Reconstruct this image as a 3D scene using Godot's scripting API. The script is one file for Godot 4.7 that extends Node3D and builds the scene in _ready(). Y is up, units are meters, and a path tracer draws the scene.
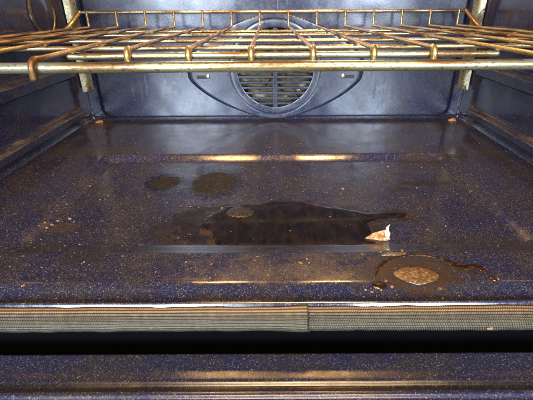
extends Node3D
# An open oven seen from its door: speckled blue enamel cavity, wire rack, convection fan cover, woven door gasket, spills and crumbs on the floor.
# x to the right, y up from the oven floor, the cavity runs from z = -0.2 (front) to z = -0.65 (back). Metres.

const HALF := 0.307
const FRONT := 0.2
const BACK := 0.65
const TOP := 0.43
const PUDDLE := [[-0.066, 0.330], [-0.056, 0.343], [-0.040, 0.351], [-0.02, 0.350], [0.0, 0.358], [0.026, 0.357], [0.045, 0.349], [0.07, 0.340], [0.095, 0.332], [0.118, 0.334], [0.1295, 0.3285], [0.118, 0.322], [0.1, 0.321], [0.086, 0.312], [0.084, 0.29], [0.082, 0.268], [0.05, 0.262], [0.0, 0.262], [-0.016, 0.263], [-0.036, 0.272], [-0.055, 0.281], [-0.057, 0.296], [-0.069, 0.308], [-0.071, 0.320]]   # x, depth
const ENAMEL := Color(0.092, 0.096, 0.170)   # the one glaze of the whole oven
const FILM := Color(0.120, 0.111, 0.128)     # thin baked-on film over it

var rng := RandomNumberGenerator.new()
var M := {}
var wob := FastNoiseLite.new()

# ---------------------------------------------------------------- helpers
func grid(nx: int, ny: int, where: Callable, flip := false) -> ArrayMesh:
	# where(i, j) -> [position, uv]
	var v := PackedVector3Array(); var n := PackedVector3Array(); var t := PackedVector2Array(); var ix := PackedInt32Array()
	v.resize(nx * ny); t.resize(nx * ny); n.resize(nx * ny)
	for j in ny:
		for i in nx:
			var r: Array = where.call(i, j)
			v[j * nx + i] = r[0]; t[j * nx + i] = r[1]
	for j in ny - 1:
		for i in nx - 1:
			var a := j * nx + i
			if flip:
				ix.append_array([a, a + nx, a + 1, a + 1, a + nx, a + nx + 1])
			else:
				ix.append_array([a, a + 1, a + nx, a + 1, a + nx + 1, a + nx])
	for k in range(0, ix.size(), 3):
		var p := v[ix[k]]
		var c := (v[ix[k + 2]] - p).cross(v[ix[k + 1]] - p)
		n[ix[k]] += c; n[ix[k + 1]] += c; n[ix[k + 2]] += c
	for k in n.size():
		n[k] = n[k].normalized()
	return pack(v, n, t, ix)

func pack(v: PackedVector3Array, n: PackedVector3Array, t: PackedVector2Array, ix: PackedInt32Array) -> ArrayMesh:
	var a := []
	a.resize(Mesh.ARRAY_MAX)
	a[Mesh.ARRAY_VERTEX] = v; a[Mesh.ARRAY_NORMAL] = n; a[Mesh.ARRAY_TEX_UV] = t; a[Mesh.ARRAY_INDEX] = ix
	var m := ArrayMesh.new()
	m.add_surface_from_arrays(Mesh.PRIMITIVE_TRIANGLES, a)
	return m

func obj(called: String, mesh: Mesh, mat: Material, parent: Node = self, at := Vector3.ZERO) -> MeshInstance3D:
	var o := MeshInstance3D.new()
	o.name = called; o.mesh = mesh; o.material_override = mat; o.position = at
	o.cast_shadow = GeometryInstance3D.SHADOW_CASTING_SETTING_ON
	parent.add_child(o, true)
	return o

var taken := {}
func numbered(called: String) -> String:
	var k: int = taken.get(called, 0)
	taken[called] = k + 1
	return called if k == 0 else "%s_%03d" % [called, k]

func thing(called: String, label: String, category: String, at := Vector3.ZERO, group := "") -> Node3D:
	var o := Node3D.new()
	o.name = numbered(called); add_child(o); o.position = at
	tag(o, label, category, group)
	return o

func tag(o: Node, label: String, category: String, group := "") -> void:
	o.set_meta("label", label); o.set_meta("category", category)
	if group: o.set_meta("group", group)

func one(called: String, mesh: Mesh, mat: Material, label: String, category: String, at := Vector3.ZERO, group := "") -> MeshInstance3D:
	var o := obj(numbered(called), mesh, mat, self, at)
	tag(o, label, category, group)
	return o

func smooth_path(pts: Array, each := 6) -> PackedVector3Array:
	var out := PackedVector3Array()
	for i in pts.size() - 1:
		var a: Vector3 = pts[maxi(i - 1, 0)]; var b: Vector3 = pts[i]; var c: Vector3 = pts[i + 1]; var d: Vector3 = pts[mini(i + 2, pts.size() - 1)]
		for k in each:
			var q := float(k) / each
			out.append(0.5 * ((2.0 * b) + (c - a) * q + (2.0 * a - 5.0 * b + 4.0 * c - d) * q * q + (3.0 * b - a - 3.0 * c + d) * q * q * q))
	out.append(pts[-1])
	return out

func rounded_path(pts: Array, r: float, each := 5) -> PackedVector3Array:
	# straight runs, corners rounded with radius about r
	var out := PackedVector3Array([pts[0]])
	for i in range(1, pts.size() - 1):
		var b: Vector3 = pts[i]; var u: Vector3 = pts[i - 1] - b; var w: Vector3 = pts[i + 1] - b
		var s := minf(r, minf(u.length(), w.length()) * 0.49)
		var p := b + u.normalized() * s; var q := b + w.normalized() * s
		for k in each + 1:
			var f := float(k) / each
			out.append(p.lerp(b, f).lerp(b.lerp(q, f), f))
	out.append(pts[-1])
	return out

func tube(path: PackedVector3Array, radius: Callable, sides := 12, up := Vector3.UP) -> ArrayMesh:
	# v = 0.5 faces up; u is the length in metres; ends are rounded
	var v := PackedVector3Array(); var n := PackedVector3Array(); var t := PackedVector2Array(); var ix := PackedInt32Array()
	var total := 0.0
	for i in path.size() - 1: total += path[i].distance_to(path[i + 1])
	var rings := []
	var along := 0.0
	for i in path.size():
		if i: along += path[i].distance_to(path[i - 1])
		var f := along / maxf(total, 1e-6)
		var dir := (path[mini(i + 1, path.size() - 1)] - path[maxi(i - 1, 0)]).normalized()
		var r: float = radius.call(f)
		if i == 0:
			for k in 3: rings.append([path[0] - dir * r * cos(k * PI / 6), dir, maxf(r * sin(k * PI / 6), r * 0.02), along, -cos(k * PI / 6)])
		rings.append([path[i], dir, r, along, 0.0])
		if i == path.size() - 1:
			for k in [2, 1, 0]: rings.append([path[i] + dir * r * cos(k * PI / 6), dir, maxf(r * sin(k * PI / 6), r * 0.02), along, cos(k * PI / 6)])
	var ref := up
	for e in rings:
		var dir: Vector3 = e[1]
		var side := dir.cross(ref)
		if side.length() < 0.05: side = dir.cross(Vector3.BACK if absf(dir.z) < 0.9 else Vector3.RIGHT)
		side = side.normalized()
		var upv := side.cross(dir).normalized()
		ref = upv if absf(dir.dot(up)) > 0.7 else up
		for k in sides + 1:
			var a := TAU * k / sides
			var c := -upv * cos(a) + side * sin(a)
			v.append(e[0] + c * e[2]); n.append((c * sqrt(1.0 - e[4] * e[4]) + dir * e[4]).normalized()); t.append(Vector2(e[3], float(k) / sides))
	var w := sides + 1
	for j in rings.size() - 1:
		for k in sides:
			var a := j * w + k
			ix.append_array([a, a + 1, a + w, a + 1, a + w + 1, a + w])
	return pack(v, n, t, ix)

func bevel_box(size: Vector3, b: float) -> ArrayMesh:
	var st := SurfaceTool.new()
	st.begin(Mesh.PRIMITIVE_TRIANGLES)
	var h := size / 2
	# rounded box: cube sphere pushed out
	var dirs := [[Vector3.RIGHT, Vector3.UP, Vector3.BACK], [Vector3.LEFT, Vector3.UP, Vector3.FORWARD], [Vector3.UP, Vector3.FORWARD, Vector3.RIGHT], [Vector3.DOWN, Vector3.BACK, Vector3.RIGHT], [Vector3.BACK, Vector3.UP, Vector3.LEFT], [Vector3.FORWARD, Vector3.UP, Vector3.RIGHT]]
	var stops := [-1.0, -0.6, 0.6, 1.0]
	for f in dirs:
		for j in 3:
			for i in 3:
				var q := []
				for s in [[i, j], [i + 1, j], [i + 1, j + 1], [i, j + 1]]:
					var su: float = stops[s[0]]; var sv: float = stops[s[1]]
					var inner := h - Vector3(b, b, b)
					var cu: float = 0.0 if absf(su) < 0.9 else 0.7; var cv: float = 0.0 if absf(sv) < 0.9 else 0.7
					var p: Vector3 = (f[0] + f[2] * signf(su) + f[1] * signf(sv)) * inner
					var nn: Vector3 = (f[0] + f[2] * signf(su) * cu + f[1] * signf(sv) * cv).normalized()
					q.append([p + nn * b, nn])
				for k in [0, 1, 2, 0, 2, 3]:
					st.set_normal(q[k][1]); st.set_uv(Vector2(q[k][0].x, q[k][0].y) * 4); st.add_vertex(q[k][0])
	st.index()
	return st.commit()

# ---------------------------------------------------------------- textures
func noise_bytes(w: int, h: int, freq: float, sd: int, oct := 3, small := 1) -> PackedByteArray:
	var f := FastNoiseLite.new()
	f.seed = sd; f.frequency = freq * small; f.fractal_octaves = oct; f.noise_type = FastNoiseLite.TYPE_SIMPLEX_SMOOTH
	var im := f.get_image(w / small, h / small, false, false, true)
	im.convert(Image.FORMAT_L8)
	if small > 1: im.resize(w, h, Image.INTERPOLATE_CUBIC)
	return im.get_data()

func tex(w: int, h: int, data: PackedByteArray, fmt: int) -> ImageTexture:
	return ImageTexture.create_from_image(Image.create_from_data(w, h, false, fmt, data))

class Sheet:
	var w: int
	var h: int
	var mm: float           # texels per millimetre
	var rgb: PackedByteArray
	var rough: PackedByteArray

func mixpx(s: Sheet, i: int, c: Color, a: float) -> void:
	var k := i * 3
	s.rgb[k] = int(lerpf(s.rgb[k], c.r8, a)); s.rgb[k + 1] = int(lerpf(s.rgb[k + 1], c.g8, a)); s.rgb[k + 2] = int(lerpf(s.rgb[k + 2], c.b8, a))

func enamel(w: int, h: int, mm: float, sd: int, base: Color, film: Color, film_cut: float, rough0: float, rough1: float) -> Sheet:
	# glaze: base colour, a patchy baked-on film, roughness that follows the film
	var s := Sheet.new()
	s.w = w; s.h = h; s.mm = mm
	s.rgb.resize(w * h * 3); s.rough.resize(w * h)
	var big := noise_bytes(w, h, 0.016 / mm, sd, 5, 4)
	var mid := noise_bytes(w, h, 0.09 / mm, sd + 1, 4, 2)
	var fine := noise_bytes(w, h, 0.9 / mm, sd + 2, 2, 1)
	var lut := []
	for k in 256:
		var f := smoothstep(film_cut - 0.22, film_cut + 0.22, k / 255.0)
		lut.append(base.lerp(film, f))
	var lr := PackedByteArray(); var lg := PackedByteArray(); var lb := PackedByteArray(); var lq := PackedByteArray()
	for k in 256:
		lr.append(lut[k].r8); lg.append(lut[k].g8); lb.append(lut[k].b8)
		lq.append(int(255 * lerpf(rough0, rough1, smoothstep(film_cut - 0.25, film_cut + 0.3, k / 255.0))))
	for i in w * h:
		var f := fine[i]
		var q := (big[i] * 5 + mid[i] * 4 + f) / 10
		var g := (f - 128) / 12
		var k := i * 3
		s.rgb[k] = clampi(lr[q] + g, 0, 255); s.rgb[k + 1] = clampi(lg[q] + g, 0, 255); s.rgb[k + 2] = clampi(lb[q] + g, 0, 255)
		s.rough[i] = clampi(lq[q] + g, 5, 255)
	return s

func speckle(s: Sheet, per_cm2: float, tones: Array, small_mm: float, large_mm: float, sd: int) -> void:
	rng.seed = sd
	var count := int(per_cm2 * (s.w / s.mm / 10.0) * (s.h / s.mm / 10.0))
	for c in count:
		var x := rng.randf() * s.w; var y := rng.randf() * s.h
		var r := lerpf(small_mm, large_mm, pow(rng.randf(), 3.0)) * 0.5 * s.mm
		var col: Color = tones[rng.randi() % tones.size()]
		var a0 := rng.randf_range(0.2, 0.8)
		var st := rng.randf_range(0.7, 1.4)
		for py in range(int(y - r - 1), int(y + r + 2)):
			if py < 0 or py >= s.h: continue
			for px in range(int(x - r - 1), int(x + r + 2)):
				if px < 0 or px >= s.w: continue
				var d := sqrt((px - x) * (px - x) * st + (py - y) * (py - y) / st)
				var a := clampf(r - d + 0.6, 0, 1) * a0
				if a > 0.02: mixpx(s, py * s.w + px, col, a)

func stain(s: Sheet, cx: float, cy: float, rx: float, ry: float, col: Color, amount: float, rough: float, sd: int, ring := 0.0, ragged := 0.45) -> void:
	# centre and radii in texels; an outline broken up by noise; ring > 0 leaves the middle open
	var f := FastNoiseLite.new()
	f.seed = sd; f.frequency = 0.035; f.fractal_octaves = 4
	for py in range(maxi(0, int(cy - ry * 1.6)), mini(s.h, int(cy + ry * 1.6))):
		for px in range(maxi(0, int(cx - rx * 1.6)), mini(s.w, int(cx + rx * 1.6))):
			var d := Vector2((px - cx) / rx, (py - cy) / ry).length() + f.get_noise_2d(px, py) * ragged
			var a := smoothstep(1.04, 0.92, d)
			if ring > 0.0: a *= smoothstep(1.0 - ring - 0.15, 1.0 - ring * 0.5, d)
			a *= minf(1.0, amount) * clampf(0.75 * maxf(1.0, amount) + f.get_noise_2d(px * 5 + 900, py * 5) * 1.2, 0.15, 1.0)
			if a > 0.01:
				var i := py * s.w + px
				mixpx(s, i, col, a)
				s.rough[i] = int(lerpf(s.rough[i], rough * 255, a))

func glaze(s: Sheet, bump := 0.01, sd := 5, specular := 0.5) -> StandardMaterial3D:
	var m := StandardMaterial3D.new()
	m.albedo_texture = tex(s.w, s.h, s.rgb, Image.FORMAT_RGB8)
	m.roughness = 1.0
	m.roughness_texture = tex(s.w, s.h, s.rough, Image.FORMAT_L8)
	m.metallic_specular = specular
	if bump > 0:
		m.heightmap_enabled = true
		m.heightmap_scale = bump
		m.heightmap_texture = tex(s.w / 2, s.h / 2, noise_bytes(s.w / 2, s.h / 2, 0.3 / (s.mm / 2), sd, 3, 1), Image.FORMAT_L8)
	return m

func plain(c: Color, rough: float, metal := 0.0) -> StandardMaterial3D:
	var m := StandardMaterial3D.new()
	m.albedo_color = c; m.roughness = rough; m.metallic = metal
	return m

func rod_metal(clean: Color, tint: Color, grime: Color, cut: float, sd: int, metal: float, rough: float) -> StandardMaterial3D:
	# u along the rod (0.33 m per repeat), v round it. Heat-tinted nickel with baked grease: ragged crust along the top, flecks all round.
	var w := 1024; var h := 128
	var s := Sheet.new()
	s.w = w; s.h = h; s.mm = 10; s.rgb.resize(w * h * 3); s.rough.resize(w * h)
	var f := FastNoiseLite.new(); f.seed = sd; f.fractal_octaves = 4; f.frequency = 0.012
	var g := FastNoiseLite.new(); g.seed = sd + 1; g.fractal_octaves = 3; g.frequency = 0.09
	for y in h:
		var a := TAU * y / h
		for x in w:
			var b := TAU * x / w
			# wraps both ways
			var px := Vector3(cos(b) * 70, sin(b) * 70, cos(a) * 22)
			var q := f.get_noise_3d(px.x, px.y + sin(a) * 22, px.z)
			var e := g.get_noise_3d(px.x * 2.2, px.y * 2.2 + sin(a) * 22, px.z)
			var crust := smoothstep(cut - 0.1, cut + 0.35, -cos(a) * 0.28 + q * 1.1 + e * 0.35)
			var c := clean.lerp(tint, smoothstep(-0.35, 0.35, q + e * 0.3)).lerp(grime, crust)
			c = c.lerp(Color(0.2, 0.13, 0.07), 0.7 * smoothstep(0.38, 0.52, -e))
			var i := y * w + x
			s.rgb[i * 3] = c.r8; s.rgb[i * 3 + 1] = c.g8; s.rgb[i * 3 + 2] = c.b8
			s.rough[i] = int(255 * clampf(rough + crust * 0.2 + e * 0.15, 0.1, 0.9))
	var m := StandardMaterial3D.new()
	m.albedo_texture = tex(w, h, s.rgb, Image.FORMAT_RGB8)
	m.roughness = 1.0
	m.roughness_texture = tex(w, h, s.rough, Image.FORMAT_L8)
	m.metallic = metal
	m.uv1_scale = Vector3(3, 1, 1)
	m.heightmap_enabled = true
	m.heightmap_scale = 0.006
	m.heightmap_texture = m.roughness_texture
	return m

# ---------------------------------------------------------------- shapes of the enamel sheets
func rrect(x: float, y: float, hx: float, hy: float, r: float) -> float:
	var q := Vector2(absf(x) - hx + r, absf(y) - hy + r)
	return Vector2(maxf(q.x, 0), maxf(q.y, 0)).length() + minf(maxf(q.x, q.y), 0) - r

func floor_y(x: float, d: float) -> float:
	var y := -0.006 * smoothstep(0.223, 0.206, absf(x)) * smoothstep(0.256, 0.280, d) * smoothstep(0.4835, 0.4668, d)
	y += wob.get_noise_2d(x * 1000, d * 1000) * 0.00022
	y -= 0.0045 * smoothstep(0.223, 0.204, d)
	y += 0.0042 * exp(-pow((d - 0.2012) / 0.0017, 2))
	for e in [HALF - absf(x), BACK - d]:
		if e < 0.008:
			var k: float = clampf(1.0 - e / 0.008, 0, 1)
			y += 0.008 * (1.0 - sqrt(maxf(0.0, 1.0 - k * k)))
	return y

func ledge(d: float, y: float) -> float:
	# how far the pressed rack guides stand out of the side wall
	var out := 0.0
	for b in [[0.017, 0.031], [0.078, 0.096], [0.130, 0.1425], [0.205, 0.2175], [0.28, 0.2925]]:
		var along := smoothstep(0.609, 0.598, d) * smoothstep(0.225, 0.24, d)
		var across: float = smoothstep(b[0] - 0.003, b[0] + 0.002, y) * smoothstep(b[1] + 0.0015, b[1] - 0.0035, y)
		out = maxf(out, 0.013 * along * across)
	return out

func back_z(x: float, y: float) -> float:
	# pressed panel with rounded corners: the middle stands forward of the rim
	return -BACK - 0.001 + 0.006 * smoothstep(0.003, -0.004, rrect(x, y - 0.2145, 0.287, 0.2115, 0.018)) + wob.get_noise_2d(x * 800 + 500, y * 800) * 0.0003

func steps(from: float, to: float, dense: Array, coarse: float, fine: float) -> PackedFloat32Array:
	var out := PackedFloat32Array([from])
	var p := from
	while p < to - 1e-6:
		var st := coarse
		for r in dense:
			if p >= r[0] - coarse and p < r[1]: st = fine
		p = minf(p + st, to)
		out.append(p)
	return out

# ---------------------------------------------------------------- scene
func _ready() -> void:
	wob.seed = 11; wob.frequency = 0.02; wob.fractal_octaves = 2
	# camera: 0.18 m above the oven floor, 0.2 m in front of the opening, looking 27 degrees down; the picture is cropped a little off the lens axis
	var cam := Camera3D.new()
	cam.name = "camera"
	add_child(cam)
	cam.projection = Camera3D.PROJECTION_FRUSTUM
	cam.near = 0.02; cam.far = 30.0
	cam.size = 2.0 * 0.02 * 200.0 / 392.0
	cam.frustum_offset = Vector2(-9.5 / 392.0 * 0.02, 0)
	cam.position = Vector3(0, 0.178, 0)
	cam.basis = Basis(Vector3.RIGHT, deg_to_rad(-27.0)) * Basis(Vector3.BACK, deg_to_rad(-0.3))
	cam.current = true

	var env := Environment.new()
	env.background_mode = Environment.BG_COLOR
	env.background_color = Color(0.40, 0.43, 0.47)
	env.background_energy_multiplier = 0.7
	env.tonemap_mode = Environment.TONE_MAPPER_LINEAR
	env.tonemap_exposure = 1.42
	env.sdfgi_enabled = true; env.ssao_enabled = true; env.ssil_enabled = true
	var we := WorldEnvironment.new()
	we.name = "surroundings"; we.environment = env
	add_child(we)

	# the kitchen behind the camera: two windows and the ceiling light
	room_light("kitchen_window_light", Vector2(0.9, 1.0), Color(0.84, 0.91, 1.0), 16.0, Vector3(-0.85, 0.68, 2.0))
	room_light("kitchen_window_light", Vector2(0.7, 1.0), Color(0.84, 0.91, 1.0), 11.0, Vector3(0.88, 0.68, 2.0))
	room_light("kitchen_ceiling_light", Vector2(0.9, 0.4), Color(1.0, 0.84, 0.64), 6.0, Vector3(0.1, 1.75, 0.9))

	make_materials()
	build_oven()
	build_rack()
	build_spills()

func room_light(called: String, size: Vector2, c: Color, energy: float, at: Vector3) -> void:
	var k := AreaLight3D.new()
	k.name = called
	add_child(k, true)
	k.area_size = size
	k.light_color = c
	k.light_energy = energy
	k.area_range = 8.0
	k.shadow_enabled = true
	k.look_at_from_position(at, Vector3(0, 0.1, -0.45))

func make_materials() -> void:
	var specks := [Color8(126, 118, 112), Color8(104, 98, 98), Color8(156, 145, 132), Color8(88, 82, 84), Color8(120, 100, 80)]
	# floor: 0.62 x 0.46 m, 3.3 texels per millimetre
	var s := enamel(2048, 1520, 3.3, 3, ENAMEL, FILM, 0.48, 0.13, 0.26)
	speckle(s, 150.0, specks, 0.15, 0.6, 21)
	speckle(s, 6.0, [Color8(14, 13, 18), Color8(20, 17, 16)], 0.3, 1.2, 22)
	speckle(s, 0.35, [Color8(160, 130, 90), Color8(180, 160, 130)], 0.6, 1.6, 23)
	var px := func(x: float, d: float) -> Vector2: return Vector2((x + 0.31) / 0.62 * 2048, (d - 0.195) / 0.46 * 1520)
	# charred rounds, burnt-on drips and greasy film patches where the photograph has them: [x, depth, rx, ry, colour, amount, roughness, ring]
	var marks := [
		[-0.126, 0.408, 0.022, 0.024, Color8(10, 9, 9), 0.9, 0.15, 0.0], [-0.069, 0.404, 0.032, 0.037, Color8(12, 10, 9), 0.9, 0.15, 0.0],
		[-0.035, 0.335, 0.014, 0.014, Color8(92, 80, 52), 0.6, 0.3, 0.3],
		[-0.075, 0.300, 0.045, 0.022, Color8(30, 22, 16), 0.75, 0.2, 0.0], [0.165, 0.40, 0.03, 0.006, Color8(26, 18, 12), 0.8, 0.3, 0.0],
		[0.135, 0.385, 0.012, 0.006, Color8(30, 20, 12), 0.8, 0.3, 0.0], [0.20, 0.47, 0.05, 0.008, Color8(34, 24, 18), 0.7, 0.35, 0.0],
		[-0.198, 0.308, 0.018, 0.009, Color8(66, 49, 31), 0.5, 0.4, 0.0], [0.095, 0.232, 0.045, 0.022, Color8(44, 33, 26), 0.7, 0.3, 0.0],
		[0.10, 0.229, 0.026, 0.017, Color8(52, 34, 16), 0.8, 0.25, 0.35], [-0.24, 0.50, 0.05, 0.02, Color8(44, 36, 32), 0.5, 0.4, 0.0],
		[0.25, 0.60, 0.06, 0.03, Color8(48, 36, 22), 0.4, 0.3, 0.0], [-0.285, 0.62, 0.02, 0.03, Color8(64, 48, 26), 0.6, 0.4, 0.0],
		[0.04, 0.252, 0.03, 0.006, Color8(54, 44, 36), 0.3, 0.3, 0.0], [-0.15, 0.25, 0.02, 0.007, Color8(26, 22, 22), 0.6, 0.4, 0.0]]
	for e in range(marks.size()):
		var a: Array = marks[e]
		var c: Vector2 = px.call(a[0], a[1])
		stain(s, c.x, c.y, a[2] * 3300, a[3] * 3300, a[4], a[5], a[6], 40 + e, a[7])
	for e in [[-0.080, 0.322, 0.022, 0.016], [-0.062, 0.300, 0.030, 0.020], [-0.052, 0.283, 0.026, 0.010], [-0.070, 0.338, 0.018, 0.010], [-0.030, 0.318, 0.04, 0.02]]:
		var c: Vector2 = px.call(e[0], e[1])
		stain(s, c.x, c.y, e[2] * 3300, e[3] * 3300, Color8(20, 15, 11), 0.85, 0.12, 820 + int(e[0] * -1000), 0.0, 0.7)
	rng.seed = 83
	for e in 40:   # dull wipe marks
		var c: Vector2 = px.call(rng.randf_range(-0.28, 0.28), rng.randf_range(0.215, 0.6))
		stain(s, c.x, c.y, rng.randf_range(60, 260), rng.randf_range(2.5, 9), FILM.lightened(0.06), rng.randf_range(0.15, 0.4), 0.4, 1100 + e, 0.0, 0.8)
	rng.seed = 84
	for e in 120:   # spatter of burnt specks, thick near the crusts and thin elsewhere
		var hub: Array = [[0.095, 0.234, 0.035], [-0.195, 0.310, 0.03], [-0.06, 0.36, 0.08], [0.05, 0.30, 0.16], [0.02, 0.25, 0.15]][e % 5]
		var c: Vector2 = px.call(hub[0] + rng.randfn() * hub[2], clampf(hub[1] + rng.randfn() * hub[2] * 0.5, 0.215, 0.6))
		var rr := rng.randf_range(1.5, 6.0)
		stain(s, c.x, c.y, rr * rng.randf_range(0.8, 1.6), rr, [Color8(52, 36, 22), Color8(20, 15, 12), Color8(92, 72, 48)][e % 3], rng.randf_range(0.5, 0.95), 0.35, 900 + e, 0.0, 0.6)
	rng.seed = 81
	for e in PUDDLE.size() * 4:
		# dried tide mark of amber-brown grease round the pool
		var pa: Array = PUDDLE[(e / 4) % PUDDLE.size()]; var pb: Array = PUDDLE[(e / 4 + 1) % PUDDLE.size()]
		var t := rng.randf()
		var c: Vector2 = px.call(lerpf(pa[0], pb[0], t) + rng.randf_range(-0.004, 0.004), maxf(lerpf(pa[1], pb[1], t) + rng.randf_range(-0.003, 0.003), 0.268))
		var rr := rng.randf_range(6, 19)
		stain(s, c.x, c.y, rr * rng.randf_range(0.9, 1.8), rr, [Color8(40, 26, 14), Color8(58, 38, 18), Color8(24, 17, 12)][e % 3], rng.randf_range(0.4, 0.85), 0.22, 700 + e, 0.0, 0.6)
	M.floor = glaze(s, 0.0010, 5)
	# tiling sheet for the door and the ceiling: 0.31 m across
	var dsh := enamel(1024, 1024, 3.3, 7, ENAMEL, FILM, 0.55, 0.24, 0.36)
	speckle(dsh, 110.0, specks, 0.15, 0.65, 31)
	speckle(dsh, 5.0, [Color8(16, 15, 22)], 0.4, 1.4, 32)
	M.door = glaze(dsh, 0.0018, 8)
	# back wall: 0.62 x 0.44 m, 2.4 texels per millimetre
	var b := enamel(1488, 1056, 2.4, 13, ENAMEL, FILM, 0.55, 0.20, 0.29)
	speckle(b, 60.0, specks, 0.15, 0.6, 33)
	speckle(b, 9.0, [Color8(24, 24, 44), Color8(40, 34, 34)], 0.4, 1.3, 34)
	rng.seed = 77
	for e in 46:   # dried runs of grease
		var x: float = [rng.randf_range(-0.26, -0.13), rng.randf_range(0.13, 0.28), rng.randf_range(-0.29, 0.29)][e % 3]
		var top := rng.randf_range(0.03, 0.22); var ln := rng.randf_range(0.012, 0.05)
		stain(b, (x + 0.31) / 0.62 * 1488, (0.44 - top) / 0.44 * 1056, rng.randf_range(1.5, 4.0), ln * 2400 * 0.5, Color8(34, 32, 44) if e % 4 else Color8(70, 54, 36), rng.randf_range(0.4, 0.8), 0.45, 200 + e, 0.0, 0.5)
	M.back = glaze(b, 0.002, 9)
	# side walls: 0.46 x 0.44 m; the rack has scraped and browned the guides
	var w := enamel(1104, 1056, 2.4, 17, ENAMEL, FILM, 0.5, 0.10, 0.28)
	speckle(w, 60.0, specks, 0.15, 0.6, 35)
	speckle(w, 6.0, [Color8(14, 13, 18)], 0.4, 1.3, 36)
	rng.seed = 78
	for band in [0.031, 0.096, 0.1425, 0.2175, 0.2925]:
		for e in 90:
			var d := rng.randf_range(0.2, 0.61)
			stain(w, (d - 0.195) / 0.46 * 1104, (0.44 - band + rng.randf_range(-0.001, 0.004)) / 0.44 * 1056, rng.randf_range(20, 110), rng.randf_range(0.8, 2.6), [Color8(82, 72, 60), Color8(52, 47, 44), Color8(118, 106, 88)][e % 3], rng.randf_range(0.1, 0.42), 0.35, 400 + e, 0.0, 0.6)
	M.side = glaze(w, 0.002, 10)
	M.cover = glaze(enamel_small(), 0.002, 12)
	M.bar = rod_metal(Color8(146, 142, 114), Color8(130, 115, 76), Color8(88, 64, 38), 0.20, 51, 0.8, 0.28)
	M.wire = rod_metal(Color8(184, 154, 98), Color8(152, 112, 60), Color8(90, 62, 34), 0.14, 52, 0.8, 0.3)
	M.rail = rod_metal(Color8(166, 154, 118), Color8(142, 120, 78), Color8(90, 70, 46), 0.15, 53, 0.8, 0.3)
	M.strip = rod_metal(Color8(108, 100, 74), Color8(88, 76, 50), Color8(60, 48, 32), 0.1, 54, 0.7, 0.4)
	M.black = plain(Color8(3, 3, 4), 0.6)
	M.black.metallic_specular = 0.12
	M.dark = plain(Color8(14, 13, 14), 0.7)
	M.fan = rod_metal(Color8(214, 196, 154), Color8(190, 160, 104), Color8(124, 92, 52), 0.2, 55, 0.8, 0.35)
	M.steel = plain(Color8(176, 172, 160), 0.3, 0.9)
	# gasket yarn
	M.gasket = gasket_material(61)
	# lamps
	var l := plain(Color8(255, 236, 200), 0.3)
	l.emission_enabled = true; l.emission = Color(1.0, 0.74, 0.44); l.emission_energy_multiplier = 1.2
	M.lamp = l

func enamel_small() -> Sheet:
	var c := enamel(768, 512, 2.4, 19, ENAMEL, FILM, 0.54, 0.24, 0.36)
	speckle(c, 60.0, [Color8(126, 118, 112), Color8(104, 98, 98)], 0.15, 0.6, 37)
	speckle(c, 10.0, [Color8(22, 20, 40)], 0.4, 1.4, 38)
	return c

func gasket_material(sd: int) -> StandardMaterial3D:
	# u along the tape (0.1 m per repeat), v across it: glass yarn, browned by grease in ragged patches along the oven edge
	var w := 1024; var h := 256
	var rgb := PackedByteArray(); rgb.resize(w * h * 3)
	var f := FastNoiseLite.new(); f.seed = sd; f.frequency = 0.02; f.fractal_octaves = 4
	var g := FastNoiseLite.new(); g.seed = sd + 1; g.frequency = 0.25; g.fractal_octaves = 2
	for y in h:
		for x in w:
			var b := TAU * x / w
			var q := f.get_noise_3d(cos(b) * 160, sin(b) * 160, y * 0.8)
			var e := g.get_noise_2d(x * 0.5, y)
			var c := Color8(62, 53, 33).lerp(Color8(32, 28, 18), smoothstep(-0.7, 0.7, q * 0.5 + e * 0.6))
			c = c.lerp(Color8(84, 63, 36), smoothstep(0.34, 0.14, float(y) / h + q * 0.05 + e * 0.10))
			c = c.lerp(Color8(88, 74, 50), smoothstep(0.42, 0.7, q * 0.7 + e * 0.5))
			var i := (y * w + x) * 3
			rgb[i] = c.r8; rgb[i + 1] = c.g8; rgb[i + 2] = c.b8
	var m := StandardMaterial3D.new()
	m.albedo_texture = tex(w, h, rgb, Image.FORMAT_RGB8)
	m.roughness = 0.52
	m.metallic = 0.5
	m.uv1_scale = Vector3(10, 1, 1)
	return m

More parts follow.
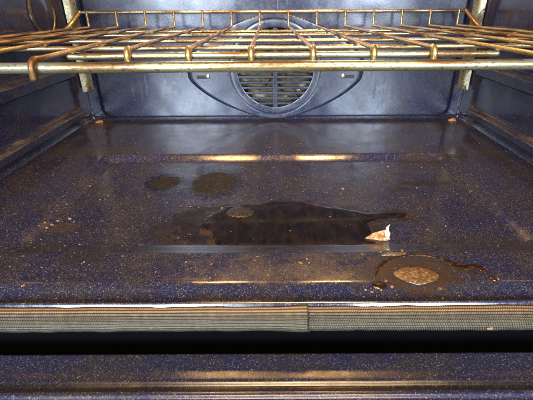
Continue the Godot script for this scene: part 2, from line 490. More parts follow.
# ---------------------------------------------------------------- the oven
func build_oven() -> void:
	var oven := thing("oven", "dark blue speckled enamel oven with its door folded down open", "oven")
	# floor pan
	var fd := steps(0.1985, BACK, [[0.1985, 0.226], [0.252, 0.290], [0.464, 0.484]], 0.003, 0.0008)
	var fx := steps(-HALF, HALF, [[-HALF, -HALF + 0.008], [-0.23, -0.196], [0.196, 0.23], [HALF - 0.008, HALF]], 0.003, 0.001)
	obj("floor_pan", grid(fx.size(), fd.size(), func(i, j): return [Vector3(fx[i], floor_y(fx[i], fd[j]), -fd[j]), Vector2((fx[i] + 0.31) / 0.62, (fd[j] - 0.195) / 0.46)]), M.floor, oven)
	# side walls
	var wd := steps(FRONT, BACK, [[0.226, 0.24], [0.598, 0.61]], 0.006, 0.002)
	var wy := steps(-0.004, TOP, [[0.012, 0.034], [0.073, 0.1], [0.125, 0.146], [0.2, 0.22], [0.275, 0.295]], 0.006, 0.0009)
	for sgn in [-1, 1]:
		obj("side_wall", grid(wd.size(), wy.size(), func(i, j): return [Vector3(sgn * (HALF - ledge(wd[i], wy[j]) + wob.get_noise_2d(wd[i] * 900, wy[j] * 900 + sgn * 300) * 0.0003), wy[j], -wd[i]), Vector2((wd[i] - 0.195) / 0.46, (0.44 - wy[j]) / 0.44)], sgn < 0), M.side, oven)
	# back wall with the fan opening, made of cells; those behind the fan cover's grille are left out
	var bx := steps(-HALF, HALF, [[-0.296, -0.282], [0.282, 0.296]], 0.005, 0.0015)
	var by := steps(-0.004, TOP, [[-0.002, 0.02]], 0.005, 0.0015)
	var back := grid(bx.size(), by.size(), func(i, j): return [Vector3(bx[i], by[j], back_z(bx[i], by[j])), Vector2((bx[i] + 0.31) / 0.62, (0.44 - by[j]) / 0.44)])
	var arr := back.surface_get_arrays(0)
	var kept := PackedInt32Array()
	var ix: PackedInt32Array = arr[Mesh.ARRAY_INDEX]; var vs: PackedVector3Array = arr[Mesh.ARRAY_VERTEX]
	for q in range(0, ix.size(), 3):
		var c := (vs[ix[q]] + vs[ix[q + 1]] + vs[ix[q + 2]]) / 3.0
		if Vector2(c.x, c.y - 0.082).length() > 0.064: kept.append_array([ix[q], ix[q + 1], ix[q + 2]])
	obj("back_wall", pack(vs, arr[Mesh.ARRAY_NORMAL], arr[Mesh.ARRAY_TEX_UV], kept), M.back, oven)
	# ceiling
	obj("ceiling", grid(40, 30, func(i, j):
		var x := lerpf(-HALF, HALF, i / 39.0); var d := lerpf(FRONT, BACK, j / 29.0)
		return [Vector3(x, TOP + wob.get_noise_2d(x * 600, d * 600) * 0.0005, -d), Vector2(x, d) / 0.45], true), M.side, oven)
	# outer shell: keeps the room's light out of the cavity except through its mouth
	var shell := SurfaceTool.new()
	shell.begin(Mesh.PRIMITIVE_TRIANGLES)
	for b in [[Vector3(-0.345, 0.2, -0.46), Vector3(0.03, 0.56, 0.52)], [Vector3(0.345, 0.2, -0.46), Vector3(0.03, 0.56, 0.52)], [Vector3(0, 0.465, -0.46), Vector3(0.72, 0.03, 0.52)], [Vector3(0, -0.065, -0.46), Vector3(0.66, 0.03, 0.52)], [Vector3(0, 0.2, -0.735), Vector3(0.72, 0.56, 0.03)]]:
		var bm := BoxMesh.new(); bm.size = b[1]
		shell.append_from(bm, 0, Transform3D(Basis(), b[0]))
	obj("outer_shell", shell.commit(), M.dark, oven)
	# black front frame round the mouth
	var fr := Node3D.new(); fr.name = "front_frame"; oven.add_child(fr)
	for b in [[Vector3(0, -0.055, -0.2085), Vector3(0.74, 0.095, 0.012)], [Vector3(-0.3395, 0.215, -0.2085), Vector3(0.061, 0.43, 0.012)], [Vector3(0.3395, 0.215, -0.2085), Vector3(0.061, 0.43, 0.012)], [Vector3(0, 0.458, -0.2085), Vector3(0.74, 0.05, 0.012)]]:
		obj("frame_strip", bevel_box(b[1], 0.003), M.black, fr, b[0])
	# flat metal strips up the back corners
	for sgn in [-1, 1]:
		var st := obj("corner_strip", corner_strip(), M.strip, oven, Vector3(sgn * 0.2965, 0.205, -0.634))
		st.rotation.y = -sgn * 0.6
	build_fan_cover(oven)
	build_gaskets(oven)
	build_door(oven)
	# round socket on the left wall
	var so := Node3D.new(); so.name = "wall_socket"; oven.add_child(so)
	so.position = Vector3(-0.3065, 0.166, -0.572); so.rotation.z = -PI / 2
	var ring := TorusMesh.new(); ring.inner_radius = 0.026; ring.outer_radius = 0.031; ring.rings = 40; ring.ring_segments = 10
	obj("rim", ring, M.strip, so)
	obj("cap", lathe([Vector2(0.0, 0.006), Vector2(0.008, 0.0055), Vector2(0.017, 0.003), Vector2(0.024, 0.0022), Vector2(0.028, 0.0008)], 36), M.cover, so)
	# lamps behind wide glass lenses in the ceiling, near the back wall
	for x in [-0.105, 0.105]:
		var la := Node3D.new(); la.name = "oven_lamp"; oven.add_child(la, true)
		la.position = Vector3(x, TOP - 0.001, -0.575); la.rotation.x = PI / 2
		obj("lens", bevel_box(Vector3(0.09, 0.05, 0.012), 0.005), M.lamp, la, Vector3(0, 0, 0.006))
		for e in [[Vector3(0, 0.029, 0.004), Vector3(0.106, 0.008, 0.012)], [Vector3(0, -0.029, 0.004), Vector3(0.106, 0.008, 0.012)], [Vector3(0.049, 0, 0.004), Vector3(0.008, 0.05, 0.012)], [Vector3(-0.049, 0, 0.004), Vector3(0.008, 0.05, 0.012)]]:
			obj("bezel", bevel_box(e[1], 0.002), M.steel, la, e[0])
		var li := AreaLight3D.new()
		li.name = "lamp_light"
		la.add_child(li, true)
		li.position = Vector3(0, 0, 0.0135); li.rotation.y = PI
		li.area_size = Vector2(0.088, 0.048)
		li.light_color = Color(1.0, 0.76, 0.46); li.light_energy = 0.14
		li.area_range = 3.0; li.shadow_enabled = true

func corner_strip() -> ArrayMesh:
	return grid(7, 60, func(i, j):
		var u: float = lerpf(-1, 1, i / 6.0)
		var v := lerpf(-0.155, 0.215, j / 59.0)
		return [Vector3(u * 0.0085, v, -absf(u) * 0.0012 + wob.get_noise_2d(v * 3000, u * 20) * 0.0008), Vector2(v, 0.3 + u * 0.2)])

func lathe(profile: Array, sides: int) -> ArrayMesh:
	# profile (radius, height) from the axis outwards, turned about y, seen from above
	return grid(sides + 1, profile.size(), func(i, j):
		var a: float = TAU * i / sides
		var r: float = profile[j].x
		return [Vector3(cos(a) * r, profile[j].y, sin(a) * r), Vector2(float(i) / sides, r * 4)], true)

func cover_edge(a: float) -> Vector2:
	# outline of the pressed cover plate round its centre: a flattened diamond with full curves
	var c := cos(a); var s := sin(a)
	var r := 1.0 / pow(pow(absf(c) / 0.146, 1.55) + pow(absf(s) / 0.0795, 1.55), 1.0 / 1.55)
	return Vector2(c, s) * minf(r, 0.139)

func build_fan_cover(oven: Node3D) -> void:
	var fc := Node3D.new(); fc.name = "fan_cover"; oven.add_child(fc)
	fc.position = Vector3(0, 0.082, -BACK + 0.0055)
	# plate: from the rim of the grille out to the edge, with a groove round the grille and a rolled edge. f runs 0..1 from grille to edge
	var prof := [[0.0, 0.0046], [0.02, 0.0058], [0.10, 0.0060], [0.155, 0.0060], [0.168, 0.0046], [0.178, 0.0046], [0.19, 0.0060], [0.2, 0.0060], [0.26, 0.0061], [0.5, 0.0062], [0.8, 0.0062], [0.9, 0.0058], [0.96, 0.0042], [1.0, 0.0005]]
	obj("plate", grid(129, prof.size(), func(i, j):
		var a: float = TAU * i / 128.0
		var f: float = prof[j][0]
		var e := cover_edge(a)
		var r := 0.0
		if f <= 0.2: r = 0.0600 + f * 0.0675
		elif e.length() < 0.079: r = lerpf(0.0735, e.length() + 0.0006, (f - 0.2) / 0.8)
		else: r = lerpf(0.0735, e.length(), (f - 0.2) / 0.8)
		var p := Vector2(cos(a), sin(a)) * r
		return [Vector3(p.x, p.y, prof[j][1] * 0.55 + wob.get_noise_2d(p.x * 900, p.y * 900) * 0.0004), Vector2(p.x / 0.32 + 0.5, 0.5 - p.y / 0.21)], true), M.cover, fc)
	# grille bars
	var gr := Node3D.new(); gr.name = "grille"; fc.add_child(gr)
	var y := -0.0540
	while y < 0.056:
		var half := sqrt(maxf(0.0, 0.0606 * 0.0606 - y * y))
		if half > 0.012:
			obj("grille_bar", bevel_box(Vector3(half * 2, 0.0042, 0.0022), 0.001), M.cover, gr, Vector3(0, y, 0.0022))
		y += 0.0083
	obj("center_post", bevel_box(Vector3(0.0075, 0.120, 0.0026), 0.001), M.cover, gr, Vector3(0, 0, 0.0023))
	for sgn in [-1, 1]:
		# fixing hole with its screw
		var sc := Node3D.new(); sc.name = "screw"; fc.add_child(sc, true)
		sc.position = Vector3(sgn * 0.1165, -0.012, 0.0033)
		obj("slot_hole", bevel_box(Vector3(0.016, 0.0052, 0.001), 0.0004), M.dark, sc)
		var hd := obj("screw_head", lathe([Vector2(0.0, 0.0022), Vector2(0.0024, 0.002), Vector2(0.0036, 0.001), Vector2(0.0039, 0.0)], 16), M.steel, sc, Vector3(-sgn * 0.0095, 0.001, 0.0002))
		hd.rotation.x = PI / 2
	# fan behind the grille: housing and blades
	var fan := Node3D.new(); fan.name = "fan"; oven.add_child(fan)
	fan.position = Vector3(0, 0.082, -BACK - 0.016)
	var hs := obj("housing", lathe([Vector2(0.0, -0.02), Vector2(0.05, -0.02), Vector2(0.075, -0.018), Vector2(0.078, 0.0145)], 40), M.strip, fan)
	hs.rotation.x = PI / 2
	var hub := obj("hub", lathe([Vector2(0, 0.016), Vector2(0.008, 0.015), Vector2(0.011, 0.011), Vector2(0.012, -0.01)], 24), M.fan, fan)
	hub.rotation.x = PI / 2
	for b in 9:
		var a := TAU * b / 9.0 + 0.2
		var bl := obj("blade", grid(8, 5, func(i, j):
			var r := lerpf(0.011, 0.06, i / 7.0); var t := lerpf(-1, 1, j / 4.0)
			return [Vector3(r, t * 0.008 + r * 0.15, t * 0.009 + sin(r * 60) * 0.002), Vector2(r, 0.3 + 0.1 * t)]), M.fan, fan)
		bl.rotation.z = a

func gasket_profile(v: float) -> Vector2:
	# (height, forward) of the tape's rounded face, v = 0 at the oven's lip, 1 at the bottom
	var a := lerpf(-0.15, PI * 0.93, v)
	return Vector2(-0.0117 + 0.0086 * cos(a), 0.2000 - 0.0088 * pow(maxf(0.0, sin(a)), 0.95))

func gasket_mesh(x0: float, x1: float, sd: int, flare: float, stitch: float) -> ArrayMesh:
	var nx := int((x1 - x0) / 0.00042); var nv := 66
	var f := FastNoiseLite.new(); f.seed = sd; f.frequency = 0.03
	return grid(nx + 1, nv + 1, func(i, j):
		var x := lerpf(x0, x1, float(i) / nx); var v := float(j) / nv
		var p := gasket_profile(v)
		var n := (gasket_profile(minf(v + 0.01, 1)) - gasket_profile(maxf(v - 0.01, 0))).orthogonal().normalized()
		if n.y > 0: n = -n
		var row := v * 14.0
		var rib := absf(sin(row * PI))
		var ph := 0.5 if int(row) % 2 else 0.0
		var st := sin((x / 0.00155 + ph) * TAU)
		var w := 0.00085 * rib + stitch * st * rib + 0.0005 * f.get_noise_2d(x * 1200, v * 30) + 0.0007 * f.get_noise_1d(x * 400)
		p += n * w
		# a cut end stands out a little and is frayed
		var e := minf(x - x0, x1 - x)
		var out := flare * smoothstep(0.02, 0.0015, e) * sqrt(clampf(e / 0.0012, 0.0, 1.0)) - 0.06 * float(flare > 0.0) * (1.0 - sqrt(clampf(e / 0.0012, 0.0, 1.0)))
		p = Vector2(-0.0117 + (p.x + 0.0117) * (1.0 + out), 0.2000 - (0.2000 - p.y) * (1.0 + out * 1.2))
		var xx := x
		if e < 0.0012: xx += f.get_noise_2d(v * 900, 5.0) * 0.0009
		return [Vector3(xx, p.x, -p.y), Vector2(x, v)], true)

func build_gaskets(oven: Node3D) -> void:
	var seam := 0.0212
	var a := obj("gasket", gasket_mesh(-0.30, seam, 71, 0.09, 0.00010), M.gasket, oven)
	a.set_meta("label", "woven tape whose cut end stands proud at the seam")
	var b := obj("gasket", gasket_mesh(seam - 0.004, 0.30, 72, 0.0, 0.00028), M.gasket, oven)
	b.set_meta("label", "woven tape with beaded stitches, browned along its upper edge")
	rng.seed = 5
	for e in 14:   # loose yarn ends at the seam
		var v := rng.randf_range(0.05, 0.85)
		var p := gasket_profile(v)
		var s := Vector3(seam - 0.001, p.x * 1.02 + 0.0004, -p.y + 0.0012)
		var q := s + Vector3(rng.randf_range(0.001, 0.0026), rng.randf_range(-0.001, 0.0012), rng.randf_range(0.0, 0.0012))
		obj("yarn_end", tube(smooth_path([s, s.lerp(q, 0.5) + Vector3(0, rng.randf_range(-0.0004, 0.0006), 0.0004), q], 4), func(_f): return 0.00017, 5), M.gasket, a)

func build_door(oven: Node3D) -> void:
	var door := Node3D.new(); door.name = "door"; oven.add_child(door)
	door.position = Vector3(0, -0.030, 0)
	var zs := steps(-0.1880, 0.30, [[-0.188, -0.140]], 0.012, 0.0005)
	var xs := steps(-0.34, 0.34, [], 0.005, 0.005)
	obj("liner", grid(xs.size(), zs.size(), func(i, j):
		var x := xs[i]; var d := -zs[j]
		var y := 0.0
		if d > 0.184: y -= 0.006 * pow((d - 0.184) / 0.004, 2)                    # rolled back edge
		y -= 0.0022 * exp(-pow((d - 0.1610) / 0.0022, 2))                          # groove
		y += 0.0042 * smoothstep(0.1592, 0.1532, d) - 0.0016 * smoothstep(0.1518, 0.1493, d) # bead, then the raised field
		y += wob.get_noise_2d(x * 900 + 77, d * 900) * 0.0002
		return [Vector3(x, y, -d), Vector2(x, d) / 0.31], true), M.door, door)
	obj("body", bevel_box(Vector3(0.68, 0.034, 0.484), 0.004), M.black, door, Vector3(0, -0.0235, 0.056))

# ---------------------------------------------------------------- the rack
func build_rack() -> void:
	var rk := thing("oven_rack", "chromed wire oven rack browned with baked grease above the floor", "oven rack", Vector3(0.002, 0.1476, -0.42))
	rk.rotation = Vector3(deg_to_rad(-0.8), deg_to_rad(0.95), 0)
	var Z := func(d: float) -> float: return 0.42 - d      # local z of a depth
	var zf: float = Z.call(0.222); var zg: float = Z.call(0.277); var zb: float = Z.call(0.618)
	var side := 0.287
	var low := -0.0042                                       # bars lie under the wires
	# perimeter: thick front bar that turns back into the sides
	obj("front_bar", tube(rounded_path([Vector3(-side, low, Z.call(0.30)), Vector3(-side, low, zf), Vector3(side, low, zf), Vector3(side, low, Z.call(0.30))], 0.02), func(_f): return 0.0029, 16), M.bar, rk)
	obj("grip_bar", tube(rounded_path([Vector3(-0.1405, low, zg), Vector3(0.1445, low, zg)], 0.01), func(_f): return 0.0022, 14), M.bar, rk)
	for d in [0.335, 0.41, 0.50, 0.575]:
		obj("cross_bar", tube(PackedVector3Array([Vector3(-side, low, Z.call(d)), Vector3(0, low - 0.0004, Z.call(d)), Vector3(side, low, Z.call(d))]), func(_f): return 0.0019, 12), M.rail, rk)
	for sgn in [-1, 1]:
		obj("side_rail", tube(rounded_path([Vector3(sgn * side, low, Z.call(0.30)), Vector3(sgn * side, low, Z.call(0.585)), Vector3(sgn * (side - 0.002), 0.004, Z.call(0.605)), Vector3(sgn * (side - 0.012), 0.0190, zb + 0.001)], 0.012), func(_f): return 0.0027, 12), M.wire, rk)
	obj("back_rail", tube(PackedVector3Array([Vector3(-side + 0.010, 0.0190, zb), Vector3(0, 0.0190, zb), Vector3(side - 0.010, 0.0190, zb)]), func(_f): return 0.0021, 12), M.rail, rk)
	rng.seed = 9
	for k in range(-7, 7):
		var x := (k + 0.5) * 0.0406
		var inner := absf(x) < 0.13
		var zend := zg if inner else zf
		var rr := 0.0024 if inner else 0.0031
		var drop := -0.0068 if inner else -0.0088
		var j := rng.randf_range(-0.0006, 0.0006)
		if k == -4: j += 0.0085    # this wire beside the grip is bent in where it meets the front bar
		var pts := [Vector3(x, 0.0190, zb + 0.0040), Vector3(x, 0.001, zb + 0.0038), Vector3(x, 0.0, zb - 0.006 + 0.012), Vector3(x, 0.0, Z.call(0.45)), Vector3(x + j, 0.0, zend - 0.008), Vector3(x + j, 0.0002, zend + rr * 0.4), Vector3(x + j, -0.0028, zend + rr + 0.0017), Vector3(x + j, drop, zend + rr + 0.0012)]
		obj("wire", tube(rounded_path(pts, 0.005, 5), func(f): return 0.0016 + (0.0007 if inner else 0.0004) * smoothstep(0.955, 0.98, f), 12), M.wire, rk)

# ---------------------------------------------------------------- spills and crumbs
func patch(outline: Array, y: float, thick: float, uvs: float, rings := 5, bumpy := 0.0, sd := 1, ragged := 0.0007) -> ArrayMesh:
	# a low, rounded sheet over a closed outline of (x, depth) points; its rim dips to the floor
	var pts := PackedVector2Array()
	for i in outline.size():
		var a: Vector2 = outline[(i - 1 + outline.size()) % outline.size()]; var b: Vector2 = outline[i]; var c: Vector2 = outline[(i + 1) % outline.size()]; var d: Vector2 = outline[(i + 2) % outline.size()]
		for k in 6:
			pts.append(b.cubic_interpolate(c, a, d, k / 6.0))
	var f := FastNoiseLite.new(); f.seed = sd; f.frequency = 0.12; f.fractal_octaves = 3
	var mid := Vector2.ZERO
	for p in pts: mid += p / pts.size()
	for i in pts.size():
		pts[i] += (pts[i] - mid).normalized() * f.get_noise_2d(pts[i].x * 450, pts[i].y * 450) * ragged
	return grid(pts.size() + 1, rings + 2, func(i, j):
		var t := float(j) / (rings + 1)
		var p := mid.lerp(pts[i % pts.size()], 1.0 - pow(1.0 - t, 1.6))
		var hgt := thick * (1.0 - t * t if bumpy > 0 else pow(maxf(0.0, 1.0 - pow(t, 5.0)), 0.5)) + (bumpy * f.get_noise_2d(p.x * 2600, p.y * 2600) * (1.0 - t) if bumpy > 0 else 0.0)
		return [Vector3(p.x, y + hgt - 0.0003 * float(j > rings), -p.y), Vector2(p.x, p.y) * uvs], true)

func ribbon(px: Array, thick: float) -> ArrayMesh:
	# a domed streak along points of the photograph, each [x px, y px, width in mm], laid on the oven floor
	var c := []
	var wd := []
	for q in px:
		c.append(on_floor(q[0], q[1])); wd.append(q[2] * 0.0005)
	var path := smooth_path(c, 8)
	var f := FastNoiseLite.new(); f.seed = int(px[0][0]); f.frequency = 0.2; f.fractal_octaves = 3
	var last := path.size() - 1
	return grid(path.size(), 11, func(i, j):
		var dir := (path[mini(i + 1, last)] - path[maxi(i - 1, 0)]).normalized()
		var side := Vector3(-dir.z, 0, dir.x)
		var t: float = lerpf(-1, 1, j / 10.0)
		var k: int = mini(i / 8, wd.size() - 2)
		var w: float = lerpf(wd[k], wd[k + 1], (i - k * 8) / 8.0)
		w *= sqrt(maxf(0.0, 1.0 - pow(absf(2.0 * i / last - 1.0), 6.0))) + 0.02
		w *= 1.0 + 0.45 * f.get_noise_2d(i * 0.9, signf(t) * 40)
		var p := path[i] + side * t * w
		var y := floor_y(p.x, -p.z) + thick * pow(maxf(0.0, 1.0 - t * t), 0.5) * minf(1.0, w / 0.0012) - (0.0002 if absf(t) > 0.99 else 0.0)
		return [Vector3(p.x, y, p.z), Vector2(p.x, p.z) * 30.0])

func crumb_mesh(sd: int, flat: float) -> ArrayMesh:
	var f := FastNoiseLite.new(); f.seed = sd; f.frequency = 0.9; f.fractal_octaves = 3
	return grid(11, 8, func(i, j):
		var a: float = TAU * (i % 10) / 10.0; var b: float = PI * j / 7.0
		var d := Vector3(sin(b) * cos(a), cos(b), sin(b) * sin(a))
		var r := 1.0 + f.get_noise_3dv(d * 1.2) * 1.1
		return [Vector3(d.x * r, maxf(d.y * r * flat, -0.25 * flat), d.z * r), Vector2(a, b) * 0.3], true)

func crusty(a: Color, b: Color, c: Color, sd: int, freq: float, rough: float, bump: float) -> StandardMaterial3D:
	var w := 256
	var rgb := PackedByteArray(); rgb.resize(w * w * 3)
	var hg := PackedByteArray(); hg.resize(w * w)
	var f := FastNoiseLite.new(); f.seed = sd; f.frequency = freq; f.fractal_octaves = 4
	for y in w:
		for x in w:
			var n := f.get_noise_2d(x * 0.45, y * 0.45)
			var col := a.lerp(b, smoothstep(-0.3, 0.25, n)).lerp(c, smoothstep(0.3, 0.42, n))
			var i := y * w + x
			rgb[i * 3] = col.r8; rgb[i * 3 + 1] = col.g8; rgb[i * 3 + 2] = col.b8
			hg[i] = clampi(int(128 + n * 200), 0, 255)
	var m := StandardMaterial3D.new()
	m.albedo_texture = tex(w, w, rgb, Image.FORMAT_RGB8)
	m.roughness = rough
	m.heightmap_enabled = bump > 0; m.heightmap_scale = bump
	m.heightmap_texture = tex(w, w, hg, Image.FORMAT_L8)
	return m

func build_spills() -> void:
	var V := func(a: Array) -> Array:
		var out := []
		for p in a: out.append(Vector2(p[0], p[1]))
		return out
	var low := -0.006
	# the pool of blackened grease: its surface is level, so the rise of the pan cuts its front edge straight
	var gm := StandardMaterial3D.new()
	var gs := Sheet.new(); gs.w = 1024; gs.h = 512; gs.mm = 4.0; gs.rgb.resize(1024 * 512 * 3); gs.rough.resize(1024 * 512)
	var gn := noise_bytes(1024, 512, 0.02, 91, 4, 2)
	for i in 1024 * 512:
		var q := gn[i] / 255.0
		gs.rgb[i * 3] = int(10 + 24 * q * q); gs.rgb[i * 3 + 1] = int(8 + 13 * q * q); gs.rgb[i * 3 + 2] = int(6 + 5 * q); gs.rough[i] = int(14 + 16 * q)
	speckle(gs, 9.0, [Color8(84, 62, 34), Color8(60, 44, 26), Color8(112, 94, 66)], 0.2, 0.8, 92)
	gm.albedo_texture = tex(1024, 512, gs.rgb, Image.FORMAT_RGB8)
	gm.roughness = 1.0; gm.roughness_texture = tex(1024, 512, gs.rough, Image.FORMAT_L8)
	one("grease_puddle", patch(V.call(PUDDLE), low, 0.0003, 4.0, 9, 0.0, 3, 0.0045), gm, "wide black-brown grease puddle pooled in the pan with a tail", "grease puddle")
	# crust round left in the pool
	one("burnt_drip", patch(ellipse(-0.035, 0.335, 0.0125, 0.0115, 12), low + 0.0004, 0.0006, 30.0, 8, 0.0003, 4, 0.003), crusty(Color8(20, 16, 11), Color8(38, 31, 21), Color8(62, 53, 37), 93, 0.1, 0.25, 0.006), "round grey-tan dried drip at the back edge of the grease puddle", "dried spill")
	# baked oval
	one("burnt_spot", patch(ellipse(0.1015, 0.2285, 0.0160, 0.0098, 14), -0.0002, 0.0012, 26.0, 12, 0.0005, 5, 0.0018), crusty(Color8(66, 45, 24), Color8(90, 66, 38), Color8(112, 89, 58), 94, 0.09, 0.4, 0.008), "oval tan baked-on food crust near the front lip", "dried spill")
	# charred films further back: dull soot that mirrors nothing
	var soot := crusty(Color8(9, 8, 8), Color8(17, 15, 14), Color8(38, 33, 27), 103, 0.05, 0.6, 0.003)
	soot.metallic_specular = 0.32
	one("charred_patch", patch(ellipse(-0.126, 0.408, 0.0175, 0.019, 11), low - 0.0001, 0.0004, 26.0, 8, 0.00005, 12, 0.004), soot, "smaller oval patch of black char on the back half of the floor", "burnt patch")
	one("charred_patch", patch(ellipse(-0.069, 0.404, 0.0265, 0.030, 13), low - 0.0001, 0.0004, 26.0, 8, 0.00005, 13, 0.005), soot, "larger round patch of black char between the small char and the fan cover", "burnt patch")
	# amber syrup
	var am := crusty(Color8(22, 13, 7), Color8(42, 24, 10), Color8(60, 38, 17), 102, 0.06, 0.2, 0.004)
	one("syrup_streak", ribbon([[374, 280, 2], [377, 270, 4], [384, 262, 4], [394, 257.5, 2.6], [406, 255.5, 2.0], [418, 254.5, 2.6], [432, 256.5, 2.4], [444, 260, 3.6], [454, 264.5, 6.5], [462, 267, 8], [470, 267.5, 6], [477, 267, 8], [483, 270, 6.5], [486, 273, 3]], 0.0005), am, "amber brown glossy syrup streak curving behind the tan oval crust", "grease streak")
	one("syrup_drop", ribbon([[490, 277, 3], [494, 279, 5], [498, 280, 3]], 0.0009), am, "separate small amber drop at the end of the syrup streak", "grease drop")
	one("syrup_blot", ribbon([[372, 284, 4], [379, 285.5, 8], [387, 286, 5]], 0.0008), am, "small amber blot in front of the syrup streak's curl", "grease drop")
	var flaky := crusty(Color8(40, 30, 20), Color8(74, 57, 37), Color8(112, 94, 66), 101, 0.14, 0.5, 0.02)
	one("crust_scab", ribbon([[381, 255.5, 3], [390, 253.5, 6], [400, 254, 5], [407, 252.5, 2]], 0.0009), flaky, "flaky tan crust scab behind the syrup streak's bend", "dried spill")
	# the pale flake standing in the pool
	build_flake()
	# small golden lumps in the back corners
	var gold := crusty(Color8(120, 78, 30), Color8(180, 128, 58), Color8(220, 186, 120), 95, 0.12, 0.35, 0.04)
	for sgn in [-1, 1]:
		var rs := one("corner_lump", crumb_mesh(300 + sgn, 0.6), gold, ["golden lump in the back corner under the round socket", "golden lump in the back corner away from the socket"][int(sgn > 0)], "grease residue", Vector3(sgn * 0.292, floor_y(0.292, 0.636), -0.636))
		rs.scale = Vector3(0.006, 0.005, 0.005)
	# crumbs: [x px, y px of the photograph, size in mm, tone]
	var tones := [crusty(Color8(112, 76, 40), Color8(146, 108, 64), Color8(176, 146, 102), 96, 0.1, 0.7, 0.03), crusty(Color8(96, 62, 32), Color8(136, 94, 52), Color8(168, 128, 80), 97, 0.1, 0.7, 0.03), crusty(Color8(132, 118, 96), Color8(156, 144, 122), Color8(110, 90, 64), 98, 0.1, 0.7, 0.03)]
	var spots := [[38, 226, 2.0, 1], [44, 223, 2.4, 0], [52, 225, 2.6, 1], [58, 221, 1.8, 0], [70, 219, 2.6, 0], [74, 222, 1.6, 1], [47, 228, 1.5, 2], [23, 286, 2.0, 0], [108, 196, 1.6, 0], [100, 200, 1.2, 2], [343, 189, 2.2, 0], [341, 194, 1.4, 1], [388, 167, 2.0, 0], [417, 188, 1.3, 0],
		[301, 263, 2.2, 1], [307, 259, 1.6, 0], [381, 252, 1.6, 0], [388, 250, 1.9, 2], [396, 254, 2.0, 1], [402, 251, 1.7, 0], [378, 284, 2.0, 1], [386, 281, 1.7, 0], [372, 292, 1.6, 0], [366, 290, 1.2, 2], [392, 287, 1.5, 0], [364, 297, 1.0, 0], [497, 279, 2.0, 2], [330, 217, 1.2, 0], [222, 208, 1.2, 2], [262, 222, 1.0, 0], [290, 231, 1.1, 2], [231, 232, 1.0, 0], [350, 225, 1.0, 0],
		[186, 262, 1.1, 2], [156, 272, 1.2, 0], [122, 256, 1.0, 2], [210, 278, 1.0, 1], [84, 262, 1.1, 2], [60, 242, 1.2, 0], [459, 296, 1.0, 2], [428, 244, 1.0, 0], [446, 226, 1.1, 2], [498, 246, 1.0, 0], [90, 186, 1.3, 2], [178, 238, 1.2, 0], [268, 275, 1.1, 0], [336, 283, 1.2, 1]]
	var shapes := []
	for e in 6: shapes.append(crumb_mesh(500 + e, 0.7))
	rng.seed = 14
	for e in spots.size():
		var sp: Array = spots[e]
		var p := on_floor(sp[0], sp[1])
		var where := "out on the open oven floor"
		if sp[0] < 80 and sp[1] > 215 and sp[1] < 230: where = "in the burnt cluster beside the lowest rack guide"
		elif sp[0] > 360 and sp[0] < 410 and sp[1] > 246: where = "around the oval tan crust"
		elif sp[0] > 185 and sp[0] < 380 and sp[1] > 198 and sp[1] < 242: where = "stuck in the grease puddle"
		elif sp[1] < 202: where = "on the back half of the oven floor"
		elif sp[0] > 290 and sp[0] < 310: where = "in front of the grease puddle"
		var tone: String = ["tan baked", "dark brown burnt", "pale grey"][sp[3]]
		var c := one("crumb", shapes[e % 6], tones[sp[3]], "small %s crumb %s" % [tone, where], "crumb", p + Vector3(0, sp[2] * 0.0001, 0), "%s crumbs %s" % [tone, where])
		c.rotation.y = rng.randf() * TAU
		c.scale = Vector3(rng.randf_range(0.7, 1.2), 0.6, rng.randf_range(0.6, 1.0)) * sp[2] * 0.0005 * 1.6
	var gp := gasket_profile(0.66)
	var gc := one("gasket_crumb", crumb_mesh(510, 0.7), tones[0], "single orange-brown crumb stuck low on the woven gasket", "crumb", Vector3(0.1395, gp.x, -gp.y + 0.0012))
	gc.scale = Vector3(0.0019, 0.0014, 0.001)
	# grit too fine to count
	rng.seed = 15
	var mm := MultiMesh.new()
	mm.transform_format = MultiMesh.TRANSFORM_3D
	mm.mesh = shapes[2]
	mm.instance_count = 600
	for e in 600:
		var x := rng.randf_range(-0.29, 0.29); var d := 0.225 + 0.4 * pow(rng.randf(), 1.3)
		var sz := 0.00025 + 0.0004 * pow(rng.randf(), 3.0)
		mm.set_instance_transform(e, Transform3D(Basis(Vector3.UP, rng.randf() * TAU).scaled(Vector3(sz, sz * 0.7, sz)), Vector3(x, floor_y(x, d) + sz * 0.1, -d)))
	var gi := MultiMeshInstance3D.new()
	gi.name = "grit"; gi.multimesh = mm; gi.material_override = tones[2]
	add_child(gi)
	tag(gi, "fine pale grit scattered over the oven floor", "grit")
	gi.set_meta("kind", "stuff")

func ellipse(x: float, d: float, rx: float, rd: float, n: int) -> Array:
	var out := []
	for i in n: out.append(Vector2(x + cos(TAU * i / n) * rx, d + sin(TAU * i / n) * rd))
	return out

func on_floor(px: float, py: float) -> Vector3:
	# where the sight line through a point of the photograph (533 x 400) meets the oven floor
	var dir := Basis(Vector3.RIGHT, deg_to_rad(-27.0)) * Basis(Vector3.BACK, deg_to_rad(-0.3)) * Vector3(px - 276.0, 200.0 - py, -392.0)
	var y := 0.0
	var p := Vector3.ZERO
	for i in 4:
		p = Vector3(0, 0.178, 0) + dir * ((y - 0.178) / dir.y)
		y = floor_y(p.x, -p.z)
	return p

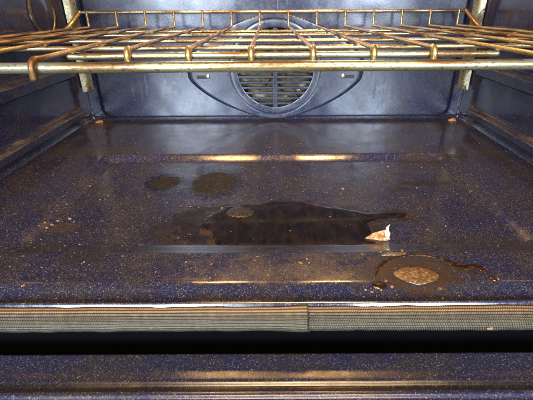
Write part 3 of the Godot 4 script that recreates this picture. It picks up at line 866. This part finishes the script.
func build_flake() -> void:
	var p := on_floor(378, 238)
	var fl := thing("food_flake", "pale folded triangular flake standing in the grease puddle", "food flake", p)
	fl.scale = Vector3(1.5, 1.1, 1.5)
	var st := SurfaceTool.new(); st.begin(Mesh.PRIMITIVE_TRIANGLES)
	var tan_side := crusty(Color8(104, 70, 36), Color8(140, 102, 58), Color8(168, 136, 94), 99, 0.08, 0.6, 0.02)
	var pale := crusty(Color8(132, 124, 106), Color8(158, 150, 130), Color8(122, 98, 66), 100, 0.08, 0.6, 0.02)
	obj("front_face", wedge([Vector3(-0.0085, 0.0, 0.001), Vector3(0.0045, -0.0004, 0.0035), Vector3(0.0032, 0.0062, -0.0015), Vector3(-0.003, 0.0035, -0.0012)]), tan_side, fl)
	obj("upright_fold", wedge([Vector3(0.0042, 0.0, 0.0034), Vector3(0.0066, 0.0002, 0.0012), Vector3(0.0062, 0.0098, -0.0030), Vector3(0.0034, 0.0055, -0.0008)]), pale, fl)

func wedge(q: Array) -> ArrayMesh:
	# a bent four-cornered flake 0.7 mm thick
	var th := 0.0007
	var back: Vector3 = (q[1] - q[0]).cross(q[3] - q[0]).normalized() * -th
	var st := SurfaceTool.new(); st.begin(Mesh.PRIMITIVE_TRIANGLES)
	var tri := func(a: Vector3, b: Vector3, c: Vector3) -> void:
		for v in [a, b, c]:
			st.set_uv(Vector2(v.x + v.z, v.y) * 40); st.add_vertex(v)
	var n := 8
	var at := func(u: float, v: float) -> Vector3:
		var p: Vector3 = q[0].lerp(q[1], u).lerp(q[3].lerp(q[2], u), v)
		return p + back.normalized() * wob.get_noise_2d(u * 90 + q[0].x * 9000, v * 90) * 0.0016 + Vector3(wob.get_noise_2d(v * 130, u * 40 + 70), wob.get_noise_2d(u * 130, v * 40 + 170), 0) * 0.0007
	for i in n:
		for j in n:
			var a: Vector3 = at.call(float(i) / n, float(j) / n); var b: Vector3 = at.call((i + 1.0) / n, float(j) / n); var c: Vector3 = at.call((i + 1.0) / n, (j + 1.0) / n); var d: Vector3 = at.call(float(i) / n, (j + 1.0) / n)
			tri.call(a, c, b); tri.call(a, d, c)
			tri.call(a + back, b + back, c + back); tri.call(a + back, c + back, d + back)
	for e in 4:
		for i in n:
			var f0 := float(i) / n; var f1 := (i + 1.0) / n
			var uv := [[Vector2(f0, 0), Vector2(f1, 0)], [Vector2(1, f0), Vector2(1, f1)], [Vector2(1.0 - f0, 1), Vector2(1.0 - f1, 1)], [Vector2(0, 1.0 - f0), Vector2(0, 1.0 - f1)]]
			var a: Vector3 = at.call(uv[e][0].x, uv[e][0].y); var b: Vector3 = at.call(uv[e][1].x, uv[e][1].y)
			tri.call(a, b, b + back); tri.call(a, b + back, a + back)
	st.generate_normals()
	return st.commit()
